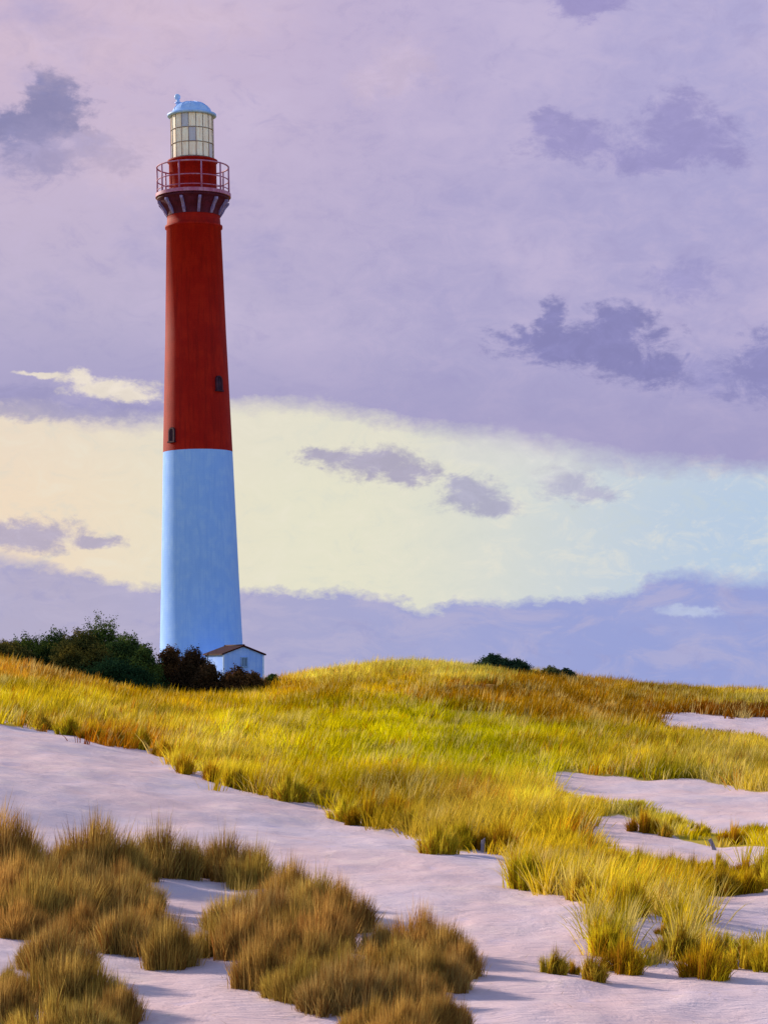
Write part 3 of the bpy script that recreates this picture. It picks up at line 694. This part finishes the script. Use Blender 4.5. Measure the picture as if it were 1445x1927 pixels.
# ------------------------------------------------------------------ bushes
def leaf_cloud(lobes, n, size, c1, c2):
    """leaves scattered through lobes (x,y,z,rx,ry,rz)"""
    lobes = np.array(lobes, float); vol = (lobes[:, 3] * lobes[:, 4] * lobes[:, 5]) ** .75; k = rng.choice(len(lobes), n, p=vol / vol.sum())
    d = rng.normal(0, 1, (n, 3)); d /= np.linalg.norm(d, axis=1)[:, None]
    r = rng.uniform(.25, 1.0, n) ** .5
    bump = 1 + .28 * np.sin(d[:, 0] * 7 + k) * np.sin(d[:, 2] * 6 + k * 2.1) + rng.normal(0, .07, n)
    spr = (rng.uniform(0, 1, n) < .06) & (d[:, 2] > -.2); bump = np.where(spr, bump * rng.uniform(1.05, 1.2, n), bump); r = np.where(spr, 1, r)
    p = lobes[k, :3] + d * lobes[k, 3:6] * (r * bump)[:, None]
    cl = fbm(p[:, 0] * 4 + 50, p[:, 2] * 4 + 50 + p[:, 1] * 3, 200)
    keep = cl > .30; p, k, d = p[keep], k[keep], d[keep]; n = len(p)
    nrm = d + rng.normal(0, .7, (n, 3)) + np.array([0, 0, .3]); nrm /= np.linalg.norm(nrm, axis=1)[:, None]
    t = np.cross(nrm, rng.normal(0, 1, (n, 3))); t /= np.linalg.norm(t, axis=1)[:, None]; b = np.cross(nrm, t)
    s = size * rng.uniform(.6, 1.4, n)[:, None]
    V = np.stack([p - t * s, p + b * s * .5, p + t * s, p - b * s * .5], 1).reshape(-1, 3)
    FL = np.arange(4 * n); SZ = np.full(n, 4)
    mx = rng.uniform(0, 1, (len(lobes), 1))[k] * .6 + rng.uniform(0, .4, (n, 1)); pt = np.clip((fbm(p[:, 0] * 2.5 + 9, p[:, 2] * 2.5 + p[:, 1], 77) - .55) * 8, 0, 1)[:, None]; mx = mx + pt * .9
    col = (np.array(c1) * (1 - mx) + np.array(c2) * mx) * rng.uniform(.7, 1.3, (n, 1))
    return V, FL, SZ, np.repeat(col, 4, 0)
def bush(px, top, wpx, Y, label, c1, c2, group=None, spiky=False, dens=1.0, lowpy=None, name='bush', lobes_n=9):
    x = (px - CX) / F * Y; z = float(ground(x, Y)) - .05
    H = EYE + (HY - top) / F * Y - z; Wd = 1.3 * wpx / F * Y
    root = bpy.data.objects.new(name, None); C.objects.link(root); root.location = (x, Y, z); root.empty_display_size = .2
    lobes = []
    for i in range(lobes_n):
        f = random.uniform(-.36, .36) if i else 0.0
        hh = H * (1 - 1.5 * abs(f) ** 1.5) * (random.uniform(.72, 1) if i else 1)
        rr = Wd * random.uniform(.16, .25)
        rz = rr * (random.uniform(1.2, 1.9) if spiky else random.uniform(.7, 1.1)); rz = min(rz, hh * .45)
        lobes.append((f * Wd, random.uniform(-.25, .25) * Wd, max(hh - rz, rz * .8), rr, rr, rz))
        if hh > 2 * rz: lobes.append((f * Wd, random.uniform(-.25, .25) * Wd, (hh - rz) * .45, rr * 1.25, rr * 1.25, (hh - rz) * .5))
    lobes.append((0, 0, H * .32, Wd * .5, Wd * .36, H * .36)); lobes.append((0, 0, H * .5, Wd * .36, Wd * .3, H * .36))
    V, FL, SZ, CC = leaf_cloud(lobes, int(15000 * dens * max(Wd * H, .6) ** .7), .040 * (Y / 85) , c1, c2)
    V[:, 2] = np.maximum(V[:, 2], 0.0)
    me = mesh_np('foliage', V, FL, SZ, CC); link('foliage', me, M_leaf, root)
    mb = MB()
    for l in lobes[::2]:
        mb.tube([(random.uniform(-.08, .08), random.uniform(-.08, .08), -.1), (l[0] * .5, l[1] * .5, l[2] * .5), (l[0], l[1], l[2])], .035, .01, 6)
    mb.build('stems', M_bark, root)
    tag(root, label, 'bush', group)
    return root
DG1, DG2 = (0.016, 0.040, 0.018), (0.085, 0.115, 0.024)
DO2 = (0.12, 0.105, 0.024)
BN1, BN2 = (0.045, 0.026, 0.014), (0.11, 0.055, 0.02)
GB = 'dark bushes on the dune crest left of the lighthouse'
bush(8, 1204, 90, 82, 'dark green bush cut by the left edge of the picture', DG1, DO2, GB)
bush(50, 1194, 78, 83, 'small spiky dark bush second from the left edge', DG1, DG2, GB, True)
bush(105, 1182, 80, 84, 'dark green bush rising with a thin pointed tip', DG1, DG2, GB, True)
bush(148, 1184, 100, 82, 'dark bush with ochre tinged top left of the tallest bush', DG1, DO2, GB)
bush(195, 1162, 100, 86, 'tallest dark green bush left of the lighthouse', DG1, DG2, GB, True, 1.4)
bush(240, 1190, 85, 84, 'dark green bush falling away right of the tallest bush', DG1, DG2, GB)
bush(272, 1216, 60, 83, 'low dark green bush at right end of the green mass', DG1, DG2, GB)
bush(215, 1235, 120, 80, 'low blackish green bush spreading in front of the tallest bush', DG1, DG1, GB)
bush(322, 1215, 62, 86, 'reddish brown bush in front of tower base, left side', BN1, BN2, GB)
bush(364, 1216, 64, 84, 'dark brown bush with thin twigs left of the small house', BN1, (0.05, 0.03, 0.015), GB, True)
bush(395, 1246, 50, 82, 'low dark brown bush at left corner of the small house', BN1, (0.05, 0.03, 0.015), GB)
bush(446, 1252, 62, 86, 'low rounded brown bush in front of the small house', BN1, BN2, GB)
bush(478, 1264, 44, 86, 'tiny brown bush under the right side of the small house', BN1, BN2, GB)
bush(513, 1268, 26, 88, 'little dark green bush right of the small house', DG1, DG2, GB)
GR = 'small bushes on the skyline of the right hand dune'
bush(928, 1231, 62, 95, 'largest dark green bush on the right dune skyline', (0.010, 0.030, 0.020), (0.035, 0.060, 0.03), GR, False, 1.3)
bush(972, 1240, 52, 95, 'dark green bush just right of the largest skyline bush', (0.010, 0.030, 0.020), (0.035, 0.060, 0.03), GR)
bush(1036, 1253, 34, 97, 'pale olive bush between the skyline bushes', (0.09, 0.11, 0.03), (0.16, 0.16, 0.05), GR)
bush(1064, 1257, 32, 97, 'small dark green bush at right end of skyline bushes', (0.010, 0.030, 0.020), (0.035, 0.060, 0.03), GR)
bush(1140, 1278, 44, 101, 'low yellow green bush alone on the right skyline', (0.2, 0.2, 0.03), (0.32, 0.30, 0.05), GR)

# ------------------------------------------------------------------ lighthouse
DL = 205.0; K = DL / F
BASEY = 1304
def LZ(py): return (BASEY - py) * K
lx = (380.6 - CX) * K; lz = EYE + (HY - BASEY) * K
LH = bpy.data.objects.new('lighthouse', None); C.objects.link(LH); LH.location = (lx, DL, lz); LH.rotation_euler = (0, R(-1.04), 0)
tag(LH, 'tall red over white lighthouse, shade tinted blue, with glazed lantern behind the bushes', 'lighthouse')
rb, rm, rt = 80.5 * K, 65.2 * K, 49.2 * K
zm, zt = LZ(851), LZ(399)
N1 = 128
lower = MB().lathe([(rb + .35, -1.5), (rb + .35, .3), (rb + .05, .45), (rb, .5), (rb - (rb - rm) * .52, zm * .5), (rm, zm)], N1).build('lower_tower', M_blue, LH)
up = MB()
up.lathe([(rm + .004, zm), (rm + .004 - (rm - rt) * .5, (zm + zt) / 2 - .3), (rt + .10, LZ(431)), (rt + .22, LZ(430)), (rt + .22, LZ(425.5)), (rt + .06, LZ(424)), (rt, LZ(402)), (rt + .1, LZ(401)), (rt + .1, zt)], N1)
up.build('upper_tower', M_red, LH)
# windows
def win(px, py, hpx, name='window'):
    z = LZ(py); t = z / zt; r = rb + (rt - rb) * t
    cxp = 380.6 - 20 * (z / (1100 * K)); off = (px - cxp) * K
    a = math.asin(off / r); ang = -math.pi / 2 + a
    rot = Matrix.Rotation(ang + math.pi / 2, 3, 'Z')
    c = Vector((math.cos(ang) * r, math.sin(ang) * r, z)); nrm = Vector((math.cos(ang), math.sin(ang), 0))
    h = hpx * K; wd = .29
    fr = MB()
    tl = Matrix.Rotation(-math.atan((rb - rt) / zt) * .9, 3, 'X'); Rr = rot @ tl
    def P(x, zz, d): return c + Rr @ Vector((x, -d, zz))
    fr.box(P(-wd, 0, .06), (.14, .22, h), Rr); fr.box(P(wd, 0, .06), (.14, .22, h), Rr)
    fr.box(P(0, -h / 2 - .06, .09), (2 * wd + .24, .30, .12), Rr); 
    for q in range(6):
        a0 = math.pi * (q + .5) / 6
        fr.box(P(math.cos(a0) * wd, h / 2 + math.sin(a0) * wd * .9 - .02, .06), (.24, .216 - .002 * q, .13), Rr @ Matrix.Rotation(-(a0 - math.pi / 2), 3, 'Y'))
    w_ = fr.build(name, M_sash, LH)
    pn = MB(); pn.box(P(0, .1, .03), (2 * wd - .12, .12, h + .35), Rr); pn.build('pane', M_dark, w_)
    br = MB(); br.box(P(0, .1, .10), (.06, .05, h + .3), Rr); br.box(P(0, .05, .104), (2 * wd - .1, .045, .06), Rr); br.box(P(0, h * .32, .104), (2 * wd - .1, .045, .06), Rr); br.build('glazing_bar', M_sash, w_)
    return w_
win(414, 730, 20); win(329, 825, 19)
# corbelled cornice under the gallery
zd = LZ(372)
rg = 67.3 * K
MB().lathe([(rt + .05, zt - .4), (rt + .12, zt), (rt + .30, zt + .30), (rt + .62, zt + .75), (rg - .15, zd - .28), (rg + .02, zd - .22), (rg + .02, zd), (rt, zd)], N1).build('cornice', M_deck, LH)
nbr = 12
for i in range(nbr):
    a = -math.pi / 2 + .262 + 2 * math.pi * i / nbr
    rot = Matrix.Rotation(a, 3, 'Z')
    prof = [(rt + .10, zt - .38), (rt + .34, zt - .05), (rt + .52, zt + .30), (rt + .86, zt + .70), (rg + .06, zd - .34)]
    inn = [(rt - .05, zt - .30), (rt + .02, zt + .1), (rt + .1, zt + .4), (rt + .4, zt + .8), (rg - .5, zd - .30)]
    V = []
    for (r_, z_), (ri, zi) in zip(prof, inn):
        for s_ in (-.11, .11):
            V.append(rot @ Vector((r_, s_, z_)))
        for s_ in (-.11, .11):
            V.append(rot @ Vector((ri, s_, zi)))
    Fs = []
    for k in range(4):
        b = k * 4
        Fs += [(b, b + 1, b + 5, b + 4), (b, b + 4, b + 6, b + 2), (b + 1, b + 3, b + 7, b + 5)]
    Fs += [(0, 2, 3, 1), (16, 17, 19, 18)]
    MB().add(V, Fs).build('bracket', M_bracket, LH)
# gallery floor, balustrade
MB().lathe([(rt * .9, zd + .004), (rg + .16, zd + .004), (rg + .16, zd + .30), (rt * .9, zd + .30)], N1, sm=False).build('gallery_deck', M_rail, LH)
ra = MB(); ztp = LZ(315); zb = zd + .42
for z_, t_ in ((ztp, .065), ((ztp + zd) / 2 + .15, .05), (zd + .62, .045)): ra.ring(rg, z_, t_)
rail = ra.build('railing', M_rail, LH)
for i in range(10):
    a = -math.pi / 2 + .314 + 2 * math.pi * i / 10
    MB().tube([(rg * math.cos(a), rg * math.sin(a), zd + .28), (rg * math.cos(a), rg * math.sin(a), ztp + .06)], .075, .065).build('post', M_rail, rail)
# watch room
rw = 44.6 * K
MB().lathe([(rw, zd + .2), (rw, LZ(306)), (rw + .12, LZ(305.5)), (rw + .12, LZ(302.5)), (rw * .5, LZ(302))], N1).build('watch_room', M_red, LH)
# lantern
rl = 40 * K; z0 = LZ(303.5); z1 = LZ(219)
lant = MB().lathe([(rl + .05, z0), (rl + .05, z0 + .16), (rl - .1, z0 + .17)], N1).build('lantern_sill', M_astr, LH)
nP = 18; rows = 3
for j in range(rows):
    for i in range(nP):
        a = 2 * math.pi * (i + .25) / nP; a2 = a + 2 * math.pi / nP
        za = z0 + .17 + (z1 - z0 - .17) * j / rows + .035; zc = z0 + .17 + (z1 - z0 - .17) * (j + 1) / rows - .035
        m_ = MB(); g = .012
        A1, A2 = a + g, a2 - g; Vv = []
        for rr in (rl - .02, rl - .07):
            for (aa, zz) in ((A1, za), (A2, za), (A2, zc), (A1, zc)): Vv.append((rr * math.cos(aa), rr * math.sin(aa), zz))
        m_.add(Vv, [(0, 1, 2, 3), (7, 6, 5, 4), (0, 4, 5, 1), (1, 5, 6, 2), (2, 6, 7, 3), (3, 7, 4, 0)])
        m_.build('window_pane', M_pane, LH)
gb = MB()
for i in range(nP):
    a = 2 * math.pi * (i + .25) / nP
    gb.tube([(rl * math.cos(a), rl * math.sin(a), z0 + .1), (rl * math.cos(a), rl * math.sin(a), z1)], .03, .03, 6)
for j in (1, 2): gb.ring(rl, z0 + .17 + (z1 - z0 - .17) * j / rows, .032, 72, 6)
gb.build('glazing_frame', M_astr, LH)
MB().lathe([(.02, z0 + .2), (.9, z0 + .25), (1.15, z0 + 1.2), (1.15, z0 + 2.2), (.8, z1 - .5), (.02, z1 - .3)], 32).build('lens', M_lens, LH)
# roof
re = 46.2 * K; dz = 1.28
roof = MB().lathe([(rl * .8, z1 - .02), (re - .1, z1 - .04), (re, z1 + .02), (re, z1 + .17), (re - .28, z1 + .22), (re - .42, z1 + .36)] +
    [((re - .46) * math.cos(t), z1 + .36 + (dz - .36) * math.sin(t)) for t in [math.pi / 2 * k / 12 for k in range(1, 12)]] + [(.01, z1 + dz)], 96).build('roof', M_dome, LH)
rbs = MB()
for i in range(12):
    a = 2 * math.pi * i / 12; rbs.tube([((re - .46) * math.cos(t) * math.cos(a), (re - .46) * math.cos(t) * math.sin(a), z1 + .37 + (dz - .36) * math.sin(t)) for t in [math.pi / 2 * k / 8 for k in range(0, 8)]], .035, .03, 6)
rbs.build('roof_rib', M_dome, roof)
fx = -1.16
vt = MB(); vt.tube([(fx, 0, z1 + .7), (fx, 0, z1 + 1.72)], .20, .14, 12); vt.sphere((fx - .04, 0, z1 + 1.72), .27); vt.lathe([(.27, z1 + 1.2), (.27, z1 + 1.28), (.14, z1 + 1.3)], 16, (fx, 0))
vt.build('vent_ball', M_dome, roof)

# ------------------------------------------------------------------ small house at its foot
def house():
    Y = 196.0; k = Y / F
    th = R(30); W_, Lr = 74 * k / math.cos(th), 38 * k / math.sin(th) 
    zb_ = float(ground((458 - CX) * k, Y)) - .2
    ze = EYE + (HY - 1232.5) * k - zb_; zr = EYE + (HY - 1217.5) * k - zb_
    root = bpy.data.objects.new('keeper_house', None); C.objects.link(root)
    # local frame: gable wall on local -Y side, ridge along +Y
    cx_ = (458 - CX) * k
    root.location = (cx_, Y, zb_); root.rotation_euler = (0, 0, th)
    tag(root, 'small shade blue gabled house with maroon roof beside the lighthouse base', 'house')
    h = W_ / 2
    mb = MB(); mb.add([(-h, 0, 0), (h, 0, 0), (h, 0, ze), (0, 0, zr), (-h, 0, ze), (-h, Lr, 0), (h, Lr, 0), (h, Lr, ze), (0, Lr, zr), (-h, Lr, ze)],
        [(0, 1, 2, 3, 4), (6, 5, 9, 8, 7), (5, 0, 4, 9), (1, 6, 7, 2), (4, 3, 8, 9), (3, 2, 7, 8)])
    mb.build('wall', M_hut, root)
    rf = MB(); sl = (zr - ze) / h; ov = .16
    for s in (-1, 1):
        e = (h + ov) * s; zE = ze - sl * ov
        V = [(e, -ov, zE + .02), (0, -ov, zr + .02), (0, Lr + ov, zr + .02), (e, Lr + ov, zE + .02)]
        V += [(x, y, z + .12) for x, y, z in V]
        Fs = [(0, 1, 2, 3), (7, 6, 5, 4), (0, 4, 5, 1), (2, 6, 7, 3), (3, 7, 4, 0)]
        if s > 0: Fs = [f[::-1] for f in Fs]
        rf.add(V, Fs)
    rfo = rf.build('roof', M_roof, root)
    MB().tube([(0, -ov - .01, zr + .15), (0, Lr + ov, zr + .15)], .06, .06, 8).build('ridge_cap', M_roof, rfo)
    fr = MB(); z_ = EYE + (HY - 1246.5) * k - zb_; hh = 15 * k
    fr.box((.05, -.03, z_ + hh / 2 + .05), (.62, .12, .1)); fr.box((.05, -.03, z_ - hh / 2 - .05), (.70, .16, .1)); fr.box((-.22, -.03, z_), (.08, .11, hh)); fr.box((.32, -.03, z_), (.08, .11, hh))
    wo_ = fr.build('window', M_sashb, root)
    MB().box((.05, -.015, z_), (.46, .05, hh)).build('pane', M_paneb, wo_)
    MB().box((-h * .0 - 0.0 + .05, -.05, z_), (.05, .03, hh)).build('glazing_bar', M_sashb, wo_)
    # corner boards and fascia
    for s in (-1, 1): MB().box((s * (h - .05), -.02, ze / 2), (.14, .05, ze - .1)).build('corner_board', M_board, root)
M_sashb = paint('blue_window_frame', (0.16, 0.30, 0.62, 1), (0.1, 0.2, 0.5, 1), (0.25, 0.4, 0.7, 1), 8, .6)
M_paneb = paint('dusky_pane', (0.09, 0.16, 0.32, 1), (0.05, 0.1, 0.2, 1), (0.14, 0.24, 0.4, 1), 8, .25)
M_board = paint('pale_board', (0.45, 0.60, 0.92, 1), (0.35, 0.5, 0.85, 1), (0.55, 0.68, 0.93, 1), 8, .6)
house()

# ------------------------------------------------------------------ driftwood stubs
def stub(px, py, hpx, tilt, label):
    x, y, z = hit(px, py); h = hpx * y / F
    mb = MB(); V = []; n = 9; rings = 5
    for i in range(rings):
        t = i / (rings - 1)
        for k in range(n):
            a = 2 * math.pi * k / n; r = h * (.24 - .08 * t) * random.uniform(.82, 1.15)
            V.append((r * math.cos(a) + tilt * h * t * t, r * .7 * math.sin(a), -.06 + (h + .06) * t + (h * .10 * math.cos(a) if i == rings - 1 else 0)))
    Fs = [(i * n + k, i * n + (k + 1) % n, (i + 1) * n + (k + 1) % n, (i + 1) * n + k) for i in range(rings - 1) for k in range(n)] + [tuple(range(n))[::-1], tuple((rings - 1) * n + k for k in range(n))]
    o = mb.add(V, Fs, False).build('driftwood_stub', M_wood); o.location = (x, y, z)
    tag(o, label, 'driftwood', 'driftwood stubs in the dune grass')
stub(908, 1604, 24, .05, 'upright grey driftwood stub at the meadow edge on sand')
stub(1345, 1600, 20, -.5, 'leaning grey driftwood stub beside the narrow sand strip at right')
